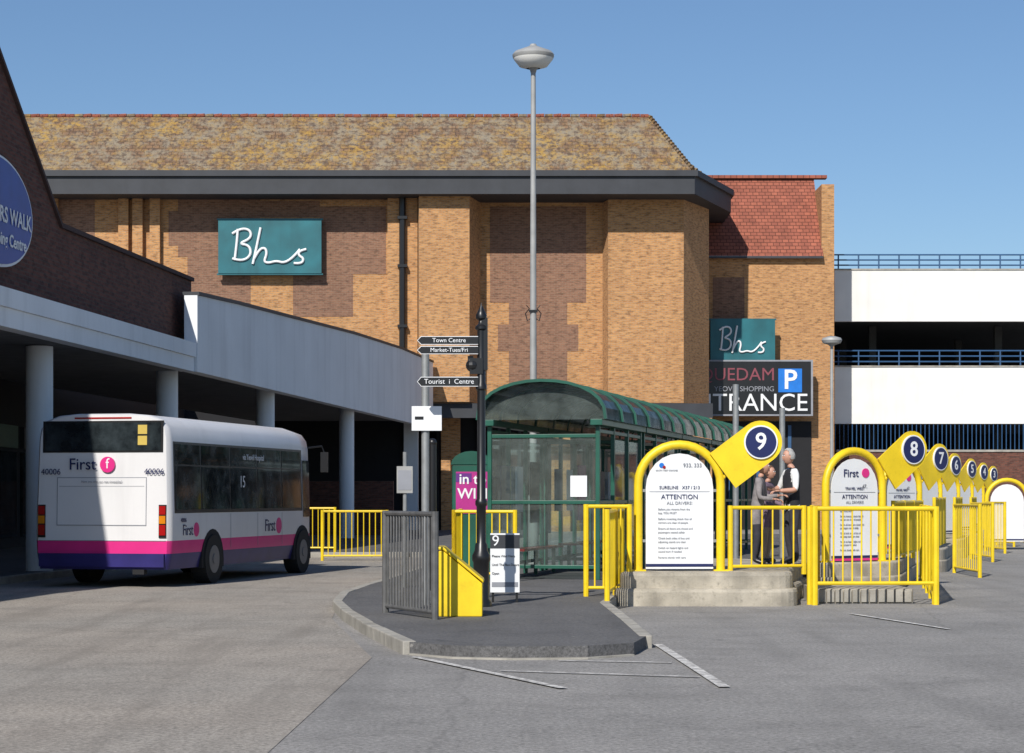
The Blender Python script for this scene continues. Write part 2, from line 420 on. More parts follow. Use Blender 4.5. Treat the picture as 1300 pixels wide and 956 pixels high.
bhs(902,984,406,457,91.0,'store_sign')
e = E('shopping_centre_entrance_sign', (X(960,90.9),90.9,6))
Ys = 90.9
s = M(); s.box(X(890,Ys),X(1031,Ys),Ys,Ys+.3,Z(526,Ys),Z(459,Ys),M_black)
s.box(X(886,Ys),X(1031,Ys),Ys-.02,Ys+.32,Z(459,Ys)+.001,Z(457,Ys),M_signg); s.box(X(886,Ys),X(1031,Ys),Ys-.02,Ys+.32,Z(528,Ys),Z(526,Ys)-.001,M_signg)
s.box(X(1029.5,Ys),X(1032,Ys),Ys-.03,Ys+.33,Z(528,Ys),Z(457,Ys),M_signg)
s.obj('board', e, world=True)
s = M(); s.box(X(988,Ys),X(1018,Ys),Ys-.03,Ys-.001,Z(498,Ys),Z(468,Ys),M_pblue); s.obj('parking_plate', e, world=True)
txt('P', 1.2, (X(1003,Ys),Ys-.05,Z(483,Ys)), M_signw, e, world=True, bold=.02)
txt('QUEDAM', .80, (X(984,Ys),Ys-.02,Z(476,Ys)), mat('maroon_print',(.22,.05,.07)), e, world=True, align='RIGHT')
txt('YEOVIL SHOPPING', .32, (X(983,Ys),Ys-.02,Z(494,Ys)), M_signg, e, world=True, align='RIGHT')
txt('ENTRANCE', 1.1, (X(1026,Ys),Ys-.02,Z(512,Ys)), M_signw, e, world=True, align='RIGHT')

# ---------------------------------------------------------------- multi-storey car park
C = E('multi_storey_car_park', (X(1200,96),96,0)); Yp = 96
b = M(); xa = X(1059.5,Yp); xb = X(1560,Yp)
for (t0,t1) in ((343,408),(466,538)):
    b.box(xa,xb,Yp,Yp+.3,Z(t1,Yp),Z(t0,Yp),M_white)
    b.box(xa,xb,Yp-.04,Yp+.34,Z(t0,Yp)+.001,Z(t0,Yp)+.07,M_kerb)
b.obj('white_parapets', C, world=True)
b = M()
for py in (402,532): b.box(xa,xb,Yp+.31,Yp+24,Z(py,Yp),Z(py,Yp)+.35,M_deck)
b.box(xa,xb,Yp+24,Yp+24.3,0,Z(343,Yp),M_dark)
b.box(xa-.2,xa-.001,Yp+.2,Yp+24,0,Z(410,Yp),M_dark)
for i in range(5):
    x = xa+2.5+i*6.2
    for y in (Yp+5, Yp+14): b.box(x,x+.35,y,y+.35,0,Z(403,Yp),M_deck)
b.obj('decks', C, world=True)
b = M(); b.box(xa,xb,Yp-.6,Yp-.3,0,Z(574,Yp),M_red)
b.box(xa,xb,Yp-.65,Yp-.25,Z(574,Yp)+.001,Z(574,Yp)+.1,M_kerb); b.obj('boundary_brick_wall', C, world=True)
b = M()
for top, bot in ((323,343),(445,466)):
    for i in range(24):
        x = xa+.2+i*.95; b.cyl((x,Yp+.15,Z(bot,Yp)-.05),(x,Yp+.15,Z(top,Yp)),.035,M_bluerail,n=6)
    for k in (0,.33,.66): b.cyl((xa,Yp+.15,Z(top+(bot-top)*k,Yp)),(xb,Yp+.15,Z(top+(bot-top)*k,Yp)),.035,M_bluerail,n=6)
for i in range(90):
    x = xa+i*.2; b.cyl((x,Yp-.2,Z(576,Yp)),(x,Yp-.2,Z(539,Yp)),.022,M_bluerail,n=5)
b.obj('railings', C, world=True)

# ---------------------------------------------------------------- left arcade building and ramp canopy
A = E('brick_arcade_building', (-9, 36, 0))
def Xw(Y): return -8.89+.1*(Y-33.5)
def Xf(Y): return -8.39+.1*(Y-33.5)
b = M()
pts = [(12,4.95),(47.7,4.95),(47.7,6.5),(38.15,6.5),(35,8.9),(31,11.95),(27,8.9),(23.9,6.5),(12,6.5)]
b.slab([(Xw(y),y,z) for y,z in pts], (-9,.9,0), M_red)
b.obj('gable_wall', A, world=True)
M_cop = mat('coping',(.07,.04,.035),.9)
b = M()
rk = [(47.75,6.5),(38.15,6.5),(35,8.9),(31,11.95),(27,8.9),(23.9,6.5),(12,6.5)]
for (y0,z0),(y1,z1) in zip(rk,rk[1:]):
    b.slab([(Xw(y0)+.06,y0,z0+.005),(Xw(y1)+.06,y1,z1+.005),(Xw(y1)+.06,y1,z1+.09),(Xw(y0)+.06,y0,z0+.09)], (-9,.9,0), M_cop)
b.obj('coping', A, world=True)
b = M()
b.slab([(Xf(y),y,z) for y,z in ((10,4.3),(46,4.3),(46,4.62),(10,4.62))], (-.3,.03,0), M_white2)
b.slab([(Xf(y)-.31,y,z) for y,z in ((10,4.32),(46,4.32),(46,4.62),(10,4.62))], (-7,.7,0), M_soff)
b.slab([(Xf(y)+.05,y,z) for y,z in ((10,4.625),(46,4.625),(46,4.94),(10,4.94))], (-7,.7,0), M_white2)
b.obj('canopy_fascia', A, world=True)
R = E('concrete_ramp', (-6.5, 60, 0))
b = M()
prof = [(46.05,4.3),(84.3,4.3),(84.3,7.0),(76,6.95),(66,6.72),(56,6.38),(50,6.18),(46.05,6.02)]
b.slab([(Xf(y)+.06,y,z) for y,z in prof], (-.3,.03,0), M_white2)
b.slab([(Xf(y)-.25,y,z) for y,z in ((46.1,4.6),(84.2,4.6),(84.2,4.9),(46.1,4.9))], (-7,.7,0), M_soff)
b.obj('parapet', R, world=True)
b = M()
b.slab([(Xf(y)+.10,y,z+.002) for y,z in ((84.3,7.0),(76,6.95),(66,6.72),(56,6.38),(50,6.18),(46.05,6.02),(46.05,6.1),(50,6.26),(56,6.46),(66,6.8),(76,7.03),(84.3,7.08))], (-.38,.03,0), M_fascia)
b.obj('coping', R, world=True)
b = M()
for px, y in ((50,38.3),(212,46.7),(337,56),(440,68)):
    b.cyl((X(px,y),y,0),(X(px,y),y,4.6 if y>46 else 4.301),.25,M_white2,n=24)
b.obj('columns', R, world=True, smooth=True)
b = M()
b.box(X(512,84),X(530,84),84.35,84.9,0,4.6,M_white2)
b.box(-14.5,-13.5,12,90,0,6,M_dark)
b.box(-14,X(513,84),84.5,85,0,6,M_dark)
b.box(-13.5,X(495,72),74,74.4,0,2.05,M_red)
b.obj('rear_walls', R, world=True)
b = M()
M_sr = mat('shop_red',(.4,.03,.02))
for i in range(12):
    y = 24+i*4.6
    b.box(-13.5,-13.42,y,y+3.9,.4,2.7,M_rglass); b.box(-13.5,-13.38,y,y+3.9,2.8,3.4,[M_navy,M_sr,M_green,M_fascia][i%4])
b.obj('shop_fronts', A, world=True)
yc_ = 34.5; zc_ = Z(266,34.5)
e = E('arcade_oval_sign', (Xw(yc_)+.2,yc_,zc_))
s = M(); n = 48
def oval(ry, rz, off):
    return [(Xw(yc_+ry*math.cos(2*math.pi*i/n))+off, yc_+ry*math.cos(2*math.pi*i/n), zc_+rz*math.sin(2*math.pi*i/n)) for i in range(n)]
s.slab(oval(1.78,.95,.12), (-.1,.01,0), M_signw); s.slab(oval(1.70,.90,.14), (-.015,0,0), M_blue)
s.obj('oval_board', e, world=True)
yw = math.atan2(1,.1)
def ovt(t_, sz, dz, r=1.45):
    y = yc_+r; txt(t_, sz, (Xw(y)+.155,y,zc_+dz), M_signw, e, yaw=yw, world=True, align='RIGHT', bold=.006)
ovt('GLOVERS WALK', .38, -.06, 1.6); ovt('Shopping Centre', .30, -.47, 1.35)
g = M(); g.prism([(-15,10),(-10.3,10),(-8.6,36),(-7.4,46),(-6.2,50),(-1.6,50.5),(-1.3,60),(1.6,84),(-15,84)], -.1, .11, M_pave); g.obj('pavement')
kerb([(-10.3,12),(-8.6,36),(-7.4,46),(-6.2,50),(-1.6,50.5),(-1.3,60)], 'kerb')

# ---------------------------------------------------------------- railings
def railing(name, pts, z0, z1, sp=.13, m=None, barr=.012, postr=.03, zlow=None):
    m = m or M_yel
    k = M(); zl = z0+.12 if zlow is None else zlow
    for a, c in zip(pts, pts[1:]):
        a = Vector((*a,0)); c = Vector((*c,0)); L = (c-a).length; d = (c-a)/L
        U = Vector((0,0,1))
        k.cyl(a+U*z1, c+U*z1, postr*.9, m, n=8); k.cyl(a+U*zl, c+U*zl, postr*.75, m, n=8)
        q = max(1, int(L/sp))
        for i in range(1, q):
            p = a+d*(L*i/q); k.cyl(p+U*zl, p+U*z1, barr, m, n=6)
        np_ = max(1, round(L/1.8))
        for i in range(np_+1):
            p = a+d*(L*i/np_); k.cyl(p+U*z0, p+U*(z1+.03), postr*1.25, m, n=8)
    return k.obj(name, smooth=True)
railing('yellow_railing', [(1.02,28.2),(1.62,28.25)], .12, 1.36, .11)
railing('yellow_railing', [(1.25,26.9),(1.62,30.0)], .12, 1.30, .14)
railing('yellow_railing', [(3.05,28.6),(4.12,28.9)], .40, 1.34, .14)
railing('yellow_railing', [(4.17,28.2),(5.86,28.3)], .0, 1.33, .13, zlow=.30, postr=.036)
railing('yellow_railing', [(4.12,28.35),(4.55,30.5),(4.72,32.2)], .0, 1.33, .16)
railing('yellow_railing', [(5.86,28.4),(7.0,35.0)], .0, 1.33, .16)
railing('yellow_railing', [(-.95,33.5),(.05,33.2)], .12, 1.25, .12)
railing('yellow_railing', [(-.95,33.5),(-.9,36)], .12, 1.25, .12)
railing('yellow_railing', [(-4.4,47.5),(-2.9,47.6)], .0, 1.15, .13)
railing('yellow_railing', [(-5.8,51),(-4.4,50.9)], .1, 1.2, .13)
railing('yellow_railing', [(-9.3,30),(-9.0,35.5)], .1, 1.2, .13)
railing('pedestrian_guard_railing', [(-1.50,24.3),(-.86,22.9)], .1, 1.30, .09, m=M_dgrey, barr=.013, postr=.032, zlow=.2)

# ---------------------------------------------------------------- bays
def bay(num, ax, ay, rot, arm_to_disc=1.12, detail=True, zb=.46, paddle=True):
    e = E('bus_bay_sign', (ax, ay, zb), rot)
    W = .575; H = 1.77; r = W; hz = H-r*.98
    pts = [(-W,0,0),(-W,0,.6),(-W,0,hz)]
    for i in range(1,16):
        a = math.pi-math.pi*i/16; pts.append((r*math.cos(a),0,hz+r*.96*math.sin(a)))
    pts += [(W,0,hz),(W,0,.6),(W,0,0)]
    s = M(); s.tube(pts, .062, M_yel, 12)
    for sx_ in (-W,W): s.box(sx_-.1,sx_+.1,-.1,.1,-.002,.02,M_yel)
    s.obj('arch_tube', e, smooth=True)
    s = M(); w = .47
    pp = [(-w,-.01,.03),(w,-.01,.03),(w,-.01,hz-.05)]
    for i in range(1,12):
        a = math.pi*i/12; pp.append((w*math.cos(a),-.01,hz-.05+w*1.02*math.sin(a)))
    pp.append((-w,-.01,hz-.05))
    s.slab(pp, (0,.03,0), M_signw); s.box(-w,w,-.016,-.0105,.06,.10,M_navy)
    for zz in (.4,1.1):
        s.box(-.56,-w,-.005,.015,zz,zz+.04,M_grey); s.box(w,.56,-.005,.015,zz,zz+.04,M_grey)
    s.obj('notice_panel', e)
    if detail:
        if num == 9:
            txt('933, 333', .075, (.18,-.02,1.47), M_signg, e)
            txt('SOUTH WEST COACHES', .028, (-.18,-.02,1.40), M_signg, e)
            s = M(); s.cyl((-.25,-.02,1.47),(-.25,-.011,1.47),.035,M_pblue,n=14); s.cyl((-.215,-.021,1.445),(-.215,-.011,1.445),.022,M_redl,n=12); s.obj('operator_logo', e)
        else:
            txt('First', .17, (-.08,-.02,1.40), M_navy, e, bold=.001)
            s = M(); s.cyl((.22,-.02,1.41),(.22,-.011,1.41),.075,M_pink,n=18); s.obj('operator_logo', e)
            s = M(); s.box(-w,w,-.018,-.0165,.02,.055,M_pink); s.obj('stripe', e)
            txt('47,', .08, (.2,-.02,1.2), M_signg, e)
        txt('SURELINE   X37 / 213' if num==9 else 'TRAVEL WEST', .062, (0,-.02,1.16), M_navy, e)
        s = M(); s.box(-.42,.42,-.0145,-.0108,1.10,1.108,M_signg); s.obj('rule', e)
        txt('ATTENTION', .092, (0,-.02,1.03), M_navy, e)
        txt('ALL DRIVERS!', .06, (0,-.02,.945), M_signg, e)
        body = ['Before you reverse from the', 'bay, YOU MUST', 'Before reversing check that all', 'mirrors are clear of people',
                'Ensure all doors are closed and', 'passengers seated safely', 'Check both sides of bus and', 'adjoining stands are clear', 'Switch on hazard lights and', 'sound horn if needed', 'Reverse slowly with care']
        z = .86
        for i, l in enumerate(body):
            txt(l, .038, (-.30,-.02,z), M_signg, e, align='LEFT'); z -= .052 if i % 2 == 0 else .082
    if not paddle: return e
    D = Vector((arm_to_disc, -.05, 1.79)); R = .30
    s = M(); d = Vector((-.8,0,-.6)); nn = Vector((-.6,0,.8)); L = .66; outline = []
    for i in range(17):
        a = math.pi*i/16; v = nn*math.cos(a)-d*math.sin(a); outline.append(D+v*R)
    outline += [outline[-1]+d*L, outline[0]+d*L]
    s.slab([(p.x,-.10,p.z) for p in outline][::-1], (0,.03,0), M_yel)
    s.obj('number_paddle', e)
    s = M(); s.cyl((D.x,-.13,D.z),(D.x,-.1005,D.z), .235, M_signw, n=32); s.cyl((D.x,-.134,D.z),(D.x,-.1305,D.z), .215, M_navy, n=32)
    s.obj('number_disc', e)
    txt(str(num), .33, (D.x, -.137, D.z), M_signw, e, bold=.005)
    s = M(); s.cyl((W,-.0,1.25),(D.x-.35,-.05,1.5),.025,M_yel); s.obj('arm_stay', e)
    return e
bays = [(9,2.33,28.5,math.radians(2)),(8,5.43,32.5,math.radians(30))]
for num, px, y in ((7,1188,41),(6,1208,50),(5,1229,57),(4,1245,64),(3,1258,71)):
    rot = math.radians(42 if num > 6 else 48)
    dx = X(px, y); bays.append((num, dx-1.12*math.cos(rot), y-1.12*math.sin(rot), rot))
for num, ax, ay, rot in bays:
    bay(num, ax, ay, rot, detail=num >= 7)
bay(2, 13.9, 57.5, 0, detail=False, zb=.2, paddle=False)

def rounded(poly, r=.25, seg=5):
    out = []
    n = len(poly)
    for i in range(n):
        p = Vector(poly[i]); a = Vector(poly[i-1]); c = Vector(poly[(i+1)%n])
        d0 = (a-p).normalized(); d1 = (c-p).normalized()
        for k in range(seg+1):
            t = k/seg; q = (p+d0*r)*(1-t)**2+p*2*t*(1-t)+(p+d1*r)*t**2; out.append((q.x,q.y))
    return out
def plinth(poly, h, name='concrete_platform', hl=.24, out=.16):
    k = M(); cx = sum(p[0] for p in poly)/len(poly); cy = sum(p[1] for p in poly)/len(poly)
    low = []
    for x, y in poly:
        v = Vector((x-cx,y-cy)); v = v*(1+out/v.length); low.append((cx+v.x,cy+v.y))
    k.prism(rounded(poly,.3), -.05, h, M_plinth)
    k.prism(rounded(low,.35), -.05, hl, M_plinth)
    return k.obj(name, bevel=.05)
plinth([(1.42,28.05),(3.85,28.0),(4.0,29.5),(4.9,33.5),(3.2,34.5),(2.2,30.5)], .46)
plinth([(4.55,31.7),(6.15,32.6),(7.6,38.5),(5.8,38)], .46)
for (num, ax, ay, rot) in bays[2:]:
    plinth([(ax-.6,ay-.8),(ax+.9,ay+.2),(ax+2.2,ay+5.4),(ax+.6,ay+5.2)], .46, out=.12)
    railing('yellow_railing', [(ax+.75,ay+.5),(ax+1.9,ay+5.0)], .3, 1.45, .2)
    railing('yellow_railing', [(ax-.7,ay+.1),(ax-.9,ay-3.2)], .05, 1.3, .18)
    railing('yellow_railing', [(ax+1.0,ay-.2),(ax+.95,ay-2.6)], .0, 1.33, .18)
k = M(); k.box(4.28,5.62,28.7,30.2,-.05,.2,M_plinth)
for i in range(11): k.box(4.29+i*.12,4.39+i*.12,28.66,28.71,.02,.19,M_kerb)
k.obj('low_kerbed_plinth')
railing('yellow_railing', [(6.2,33.3),(7.6,38)], .4, 1.40, .18)

# ---------------------------------------------------------------- shelters
def shelter(x, y, ang, L=3.9, W=1.84, idx=0):
    e = E('bus_shelter', (x,y,.12), ang)
    He = 2.55; rise = .62; s = M(); pr = .035
    ys = [0, L/3, 2*L/3, L]
    for yy in ys:
        for xx in (0, W): s.box(xx-pr,xx+pr,yy-pr,yy+pr,0,He,M_green)
    for xx in (0, W):
        for z in (.18,1.25,He-.12): 
            for y0,y1 in zip(ys,ys[1:]): s.box(xx-.025,xx+.025,y0+pr,y1-pr,z,z+.06,M_green)
        s.box(xx-.1,xx+.1,-.15,L+.1,He+.001,He+.1,M_green)
    for yy in (0, L):
        for z in ((.18,1.25,He-.2) if yy == 0 or idx > 1 else (He-.2,)): s.box(pr,W-pr,yy-.025,yy+.025,z,z+.06,M_green)
    s.obj('frame', e, bevel=.006)
    n = 14; ov = .14
    def arc(k, o=0): 
        a = math.pi*k/n; return (W/2-(W/2+ov+o)*math.cos(a), He+.1+(rise+o)*math.sin(a)**.8)
    r = M(); y0 = -.2; y1 = L+.12
    for a in range(n):
        (xa,za),(xb_,zb_) = arc(a,.015),arc(a+1,.015)
        r.add([(xa,y0,za),(xb_,y0,zb_),(xb_,y1,zb_),(xa,y1,za)],[(0,1,2,3)],M_roofdk)
    for yy in (y0-.01, L/3, 2*L/3, y1-.04):
        for a in range(n):
            (xa,za),(xb_,zb_) = arc(a,-.0),arc(a+1,-.0); (xc,zc),(xd,zd) = arc(a,.05),arc(a+1,.05)
            r.add([(xa,yy,za),(xb_,yy,zb_),(xb_,yy+.05,zb_),(xa,yy+.05,za),(xc,yy,zc),(xd,yy,zd),(xd,yy+.05,zd),(xc,yy+.05,zc)],[(3,2,1,0),(4,5,6,7),(0,1,5,4),(2,3,7,6)],M_green)
    r.obj('barrel_roof', e)
    g = M()
    if idx < 2:
        ring = [arc(a,-.01) for a in range(n+1)]
        g.add([(a,0.0,z) for a,z in ring],[tuple(range(n+1))],M_glass)
        g.obj('gable_glass', e)
    g = M()
    def pane_x(x0,x1,y,z0,z1): g.add([(x0,y,z0),(x1,y,z0),(x1,y,z1),(x0,y,z1)],[(0,1,2,3)],M_glass)
    def pane_y(x,y0,y1,z0,z1): g.add([(x,y0,z0),(x,y1,z0),(x,y1,z1),(x,y0,z1)],[(0,1,2,3)],M_glass)
    for z0,z1 in ((.24,1.25),(1.31,He-.2)):
        if idx < 1: pane_x(pr,W-pr,0,z0,z1)
        for a,c in zip(ys,ys[1:]):
            pane_y(0,a+pr,c-pr,z0,z1)
            if a > 0 and idx < 3: pane_y(W,a+pr,c-pr,z0,z1)
    g.obj('glazing', e)
    g = M(); g.box(.15,.5,.4,L-.4,.45,.49,M_redl)
    for yy in (.5,L/2,L-.5): g.box(.3,.36,yy,yy+.06,0,.449,M_green)
    g.box(.03,.05,.6,1.2,1.1,1.9,M_navy); g.box(.03,.05,1.7,2.2,1.1,1.9,M_signw); g.box(W-.06,W-.03,1.4,2.3,.9,1.95,M_fascia)
    g.box(.03,.05,2.8,3.5,.9,2.0,[M_fascia,M_poster,M_signw,M_navy,M_fascia][idx])
    if idx == 0: g.box(1.38,1.66,-.03,-.01,1.37,1.72,M_signw)
    g.obj('bench_and_notices', e)
    return e
ang = -math.atan(.243)
dirv = Vector((.243,1)).normalized()
for i in range(5):
    p = Vector((-.37,34.2))+dirv*i*4.25
    shelter(p.x, p.y, ang, idx=i)

# ---------------------------------------------------------------- street lamps
e = E('street_lamp', (X(677,42),42,.12)); s = M()
s.cyl((0,0,0),(0,0,1.4),.11,M_lampg,n=16); s.cyl((0,0,1.4),(0,0,Z(92,42)-.12),.078,M_lampg,.05,n=14)
s.obj('pole', e, smooth=True); s = M(); zt_ = Z(92,42)-.12
s.lathe((0,0,zt_), [(.05,-.02),(.07,.05),(.12,.10),(.30,.16),(.42,.30),(.43,.36),(.38,.42),(.18,.50),(.08,.54),(.06,.58),(.001,.59)], M_lampg, 28)
s.obj('lantern', e, smooth=True); s = M()
s.lathe((0,0,zt_), [(.14,.08),(.29,.125),(.405,.27),(.41,.30)], M_white, 28); s.obj('diffuser', e, smooth=True)
s = M(); zz = Z(395,42)-.12
for sg in (-1,1):
    s.tube([(sg*.05,0,zz-.15),(sg*.12,0,zz-.2),(sg*.16,0,zz-.05),(sg*.08,0,zz+.05),(sg*.14,0,zz+.12)],.012,M_black,6)
s.box(-.09,.09,-.09,.09,zz-.02,zz+.02,M_black); s.obj('basket_bracket', e)
e = E('street_lamp', (X(1056,60),60,0)); s = M(); zt_ = Z(440,60)
s.cyl((0,0,0),(0,0,1.2),.09,M_lampg); s.cyl((0,0,1.2),(0,0,zt_),.06,M_lampg,.045)
s.lathe((0,0,zt_), [(.05,0),(.1,.05),(.26,.10),(.30,.18),(.27,.25),(.10,.30),(.001,.31)], M_lampg, 20); s.obj('pole_and_lantern', e, smooth=True)
for px, py, y in ((934,488,44),(993,518,46)):
    s = M(); s.cyl((X(px,y),y,.1),(X(px,y),y,Z(py,y)),.065,M_grey,n=12); s.obj('grey_post', smooth=True)

# ---------------------------------------------------------------- fingerpost
e = E('finger_signpost', (X(611,25.6),25.6,.12)); s = M()
s.lathe((0,0,0), [(.13,0),(.13,.06),(.10,.10),(.10,.55),(.115,.58),(.115,.64),(.085,.70),(.075,.78),(.06,.80),(.06,1.25),(.075,1.27),(.075,1.32),(.055,1.35),(.05,2.7),(.07,2.72),(.07,2.76),(.05,2.8),(.05,3.45),(.075,3.47),(.075,3.5),(.04,3.53),(.03,3.57),(.065,3.60),(.07,3.64),(.045,3.69),(.012,3.76),(.001,3.80)], M_black, 18)
s.obj('post', e, smooth=True)
def finger(z, h, text, x0=-.80):
    s = M()
    def o(y, g): return [(x0-g,y,z+h/2),(x0+.05-g*.4,y,z+h+g),(-.04,y,z+h+g),(-.04,y,z-g),(x0+.05-g*.4,y,z-g)][::-1]
    s.slab(o(-.07,.0), (0,.022,0), M_signw); s.slab(o(-.073,-.008), (0,.002,0), M_black)
    s.box(-.08,-.0,-.045,.045,z+.01,z+h-.01,M_black); s.obj('finger_arm', e)
    txt(text, h*.72, (-.40,-.075,z+h/2), M_signw, e, ext=.001)
z_ = lambda py: Z(py,25.6)-.12
finger(z_(438), .105, 'Town Centre')
finger(z_(450), .10, 'Market-Tues/Fri')
finger(z_(491), .12, 'Tourist  i  Centre')
s = M(); s.box(-.14,.02,-.06,-.03,z_(475),z_(455),M_black); s.box(-.17,-.1,-.02,.03,z_(468),z_(452),M_black); s.ball((-.11,0,z_(464)),.085,M_black); s.box(.0,.08,-.04,.04,z_(470),z_(404),M_black); s.obj('emblem_bracket', e)
e = E('road_sign', (X(540,26),26,.12)); s = M()
s.cyl((0,0,0),(0,0,Z(449,26)-.12),.05,M_grey,n=14); s.obj('post', e, smooth=True)
s = M(); s.box(-.17,.21,-.075,-.055,Z(547,26)-.12,Z(516,26)-.12,M_signw); s.box(-.13,-.02,-.08,-.0755,Z(533,26)-.12,Z(529,26)-.12,M_black)
s.box(-.07,.07,-.054,.05,Z(535,26)-.12,Z(528,26)-.12,M_grey); s.obj('plate', e, bevel=.004)
e = E('timetable_post', (X(514,31),31,.12)); s = M()
s.cyl((0,0,0),(0,0,2.05),.03,M_grey); s.box(-.12,.12,-.05,-.031,Z(626,31)-.12,Z(592,31)-.12,M_lampg); s.box(-.10,.10,-.055,-.0505,Z(622,31)-.12,Z(597,31)-.12,M_signg); s.obj('post_and_board', e)
e = E('black_post', (X(549,30),30,.12)); s = M(); s.cyl((0,0,0),(0,0,Z(562,30)-.12),.06,M_black); s.ball((0,0,Z(562,30)-.12),.065,M_black); s.obj('shaft', e, smooth=True)
e = E('advertising_kiosk', (X(599,38),38,.12)); s = M()
s.box(-.36,.36,-.2,.2,0,Z(590,38)-.12,M_green); s.obj('cabinet', e, bevel=.02)
s = M(); n=10; pr = [(-.38*math.cos(math.pi*i/n),-.22,Z(590,38)-.119+.25*math.sin(math.pi*i/n)) for i in range(n+1)]
s.slab(pr[::-1],(0,.44,0),M_green); s.obj('domed_cap', e)
s = M(); s.box(-.29,.31,-.215,-.201,Z(652,38)-.12,Z(599,38)-.12,M_poster); s.box(-.29,.0,-.22,-.2155,Z(612,38)-.12,Z(601,38)-.12,M_purp); s.obj('poster', e)
txt('in to\nWIN', .27, (0.02,-.225,Z(618,38)-.12), M_signw, e, bold=.004, ext=.001)
e = E('grit_bin', (X(585,23.6),23.6,.12)); s = M()
s.slab([(-.25,-.15,0),(.25,-.15,0),(.25,-.15,.38),(-.20,-.15,.76),(-.25,-.15,.76)], (0,.55,0), M_yel)
s.slab([(.265,-.17,.385),(.265,-.17,.42),(-.19,-.17,.80),(-.27,-.17,.80),(-.27,-.17,.765),(-.20,-.17,.765)], (0,.59,0), M_yel)
s.obj('bin_body_and_lid', e, bevel=.012)
e = E('passenger_notice_sign', (X(641,26.6),26.6,.12)); s = M(); q = lambda py: Z(py,26.6)-.12
s.box(-.19,.19,-.02,0,q(752),q(677),M_signw); s.box(-.19,.19,-.026,-.0205,q(696),q(679),M_fascia)
s.box(-.17,-.14,.001,.03,0,q(680),M_black); s.box(.14,.17,.001,.03,0,q(680),M_black); s.obj('board', e)
txt('9', .2, (-.12,-.03,q(687)), M_signw, e)
for i, l in enumerate(('Please Wait Here','Until The Bus Doors','Open')): txt(l, .042, (-.17,-.025,q(706+i*11)), M_black, e, align='LEFT')
s = M(); s.box(-.17,.17,-.024,-.0205,q(745),q(739),M_signg); s.obj('footer', e)

# ---------------------------------------------------------------- bus
th = math.atan2(1.66,7.4)
e = E('single_decker_bus', (-6.74,33.66,0), -th); L = 7.6
lv = [(.30,1.14),(.56,1.19),(.77,1.2),(1.15,1.2),(2.45,1.165),(2.62,1.13),(2.75,1.03),(2.83,.80),(2.86,.45)]
ml = [M_busb, M_pink, M_busw, M_busw, M_busw, M_busw, M_busw, M_busw]
secs = [(0,.95,0),(.05,.985,0),(.12,1,0),(L-.9,1,0),(L-.35,.98,.04),(L-.08,.9,.12),(L,.78,.2)]
b = M(); rings = []
for y, k, dz in secs:
    rr = []
    for sgn in (1,-1):
        rr.append([(sgn*w*k if w > .5 else sgn*w, y + (0 if y > .2 else max(0,(z-1.1))*.03), z-(dz if z > 2.4 else 0)-( .02 if y == 0 and z>2.7 else 0)) for z, w in lv])
    rings.append(rr)
for a, c in zip(rings, rings[1:]):
    for sd in (0,1):
        for i in range(len(lv)-1):
            f = [a[sd][i], c[sd][i], c[sd][i+1], a[sd][i+1]]
            b.add(f if sd == 0 else f[::-1], [(0,1,2,3)], ml[i])
    b.add([a[0][-1],c[0][-1],c[1][-1],a[1][-1]],[(0,1,2,3)],M_busw)
    b.add([a[0][0],c[0][0],c[1][0],a[1][0]],[(3,2,1,0)],M_dark)
for r, fl in ((rings[0],0),(rings[-1],1)):
    for i in range(len(lv)-1):
        f = [r[0][i],r[0][i+1],r[1][i+1],r[1][i]]; b.add(f if not fl else f[::-1], [(0,1,2,3)], ml[i])
o = b.obj('body', e)
import bmesh
bm = bmesh.new(); bm.from_mesh(o.data); bmesh.ops.remove_doubles(bm, verts=bm.verts, dist=.0005); bmesh.ops.recalc_face_normals(bm, faces=bm.faces); bm.to_mesh(o.data); bm.free()
o.data.polygons.foreach_set('use_smooth',[True]*len(o.data.polygons)); o.data.set_sharp_from_angle(angle=math.radians(35))
b = M()
def rear(x0,x1,z0,z1,t,m): 
    f = lambda z: max(0,(z-1.1))*.03
    b.add([(x0,f(z0)-t,z0),(x1,f(z0)-t,z0),(x1,f(z1)-t,z1),(x0,f(z1)-t,z1),(x0,f(z0)+.03,z0),(x1,f(z0)+.03,z0),(x1,f(z1)+.03,z1),(x0,f(z1)+.03,z1)],
          [(0,1,2,3),(0,4,5,1),(1,5,6,2),(2,6,7,3),(3,7,4,0)],m)
rear(-1.06,1.06,2.22,2.74,.008,M_black); rear(-1.02,1.02,2.25,2.71,.012,M_rglass)
rear(.62,.78,2.52,2.67,.016,M_stick); rear(.62,.78,2.34,2.49,.016,M_stick)
def xs(z): return 1.2 if z <= 1.15 else 1.2-(z-1.15)*.035/1.3
def side(y0,y1,z0,z1,t,m,sg=1):
    b.add([(sg*(xs(z0)+t),y0,z0),(sg*(xs(z0)+t),y1,z0),(sg*(xs(z1)+t),y1,z1),(sg*(xs(z1)+t),y0,z1),
           (sg*(xs(z0)-.02),y0,z0),(sg*(xs(z0)-.02),y1,z0),(sg*(xs(z1)-.02),y1,z1),(sg*(xs(z1)-.02),y0,z1)],
          [(0,1,2,3),(4,5,1,0),(5,6,2,1),(6,7,3,2),(7,4,0,3)],m)
for sg in (1,-1):
    side(.18,6.75,1.22,2.40,.004,M_black,sg)
    for a,c in ((.25,1.35),(1.42,2.75),(2.82,4.15),(4.22,5.5),(5.57,6.65)):
        side(a,c,1.28,2.0,.010,M_dglass,sg); side(a,c,2.03,2.36,.010,M_dglass,sg)
    side(6.8,7.2,1.1,2.2,.006,M_dglass,sg)
b.obj('windows', e)
b = M()
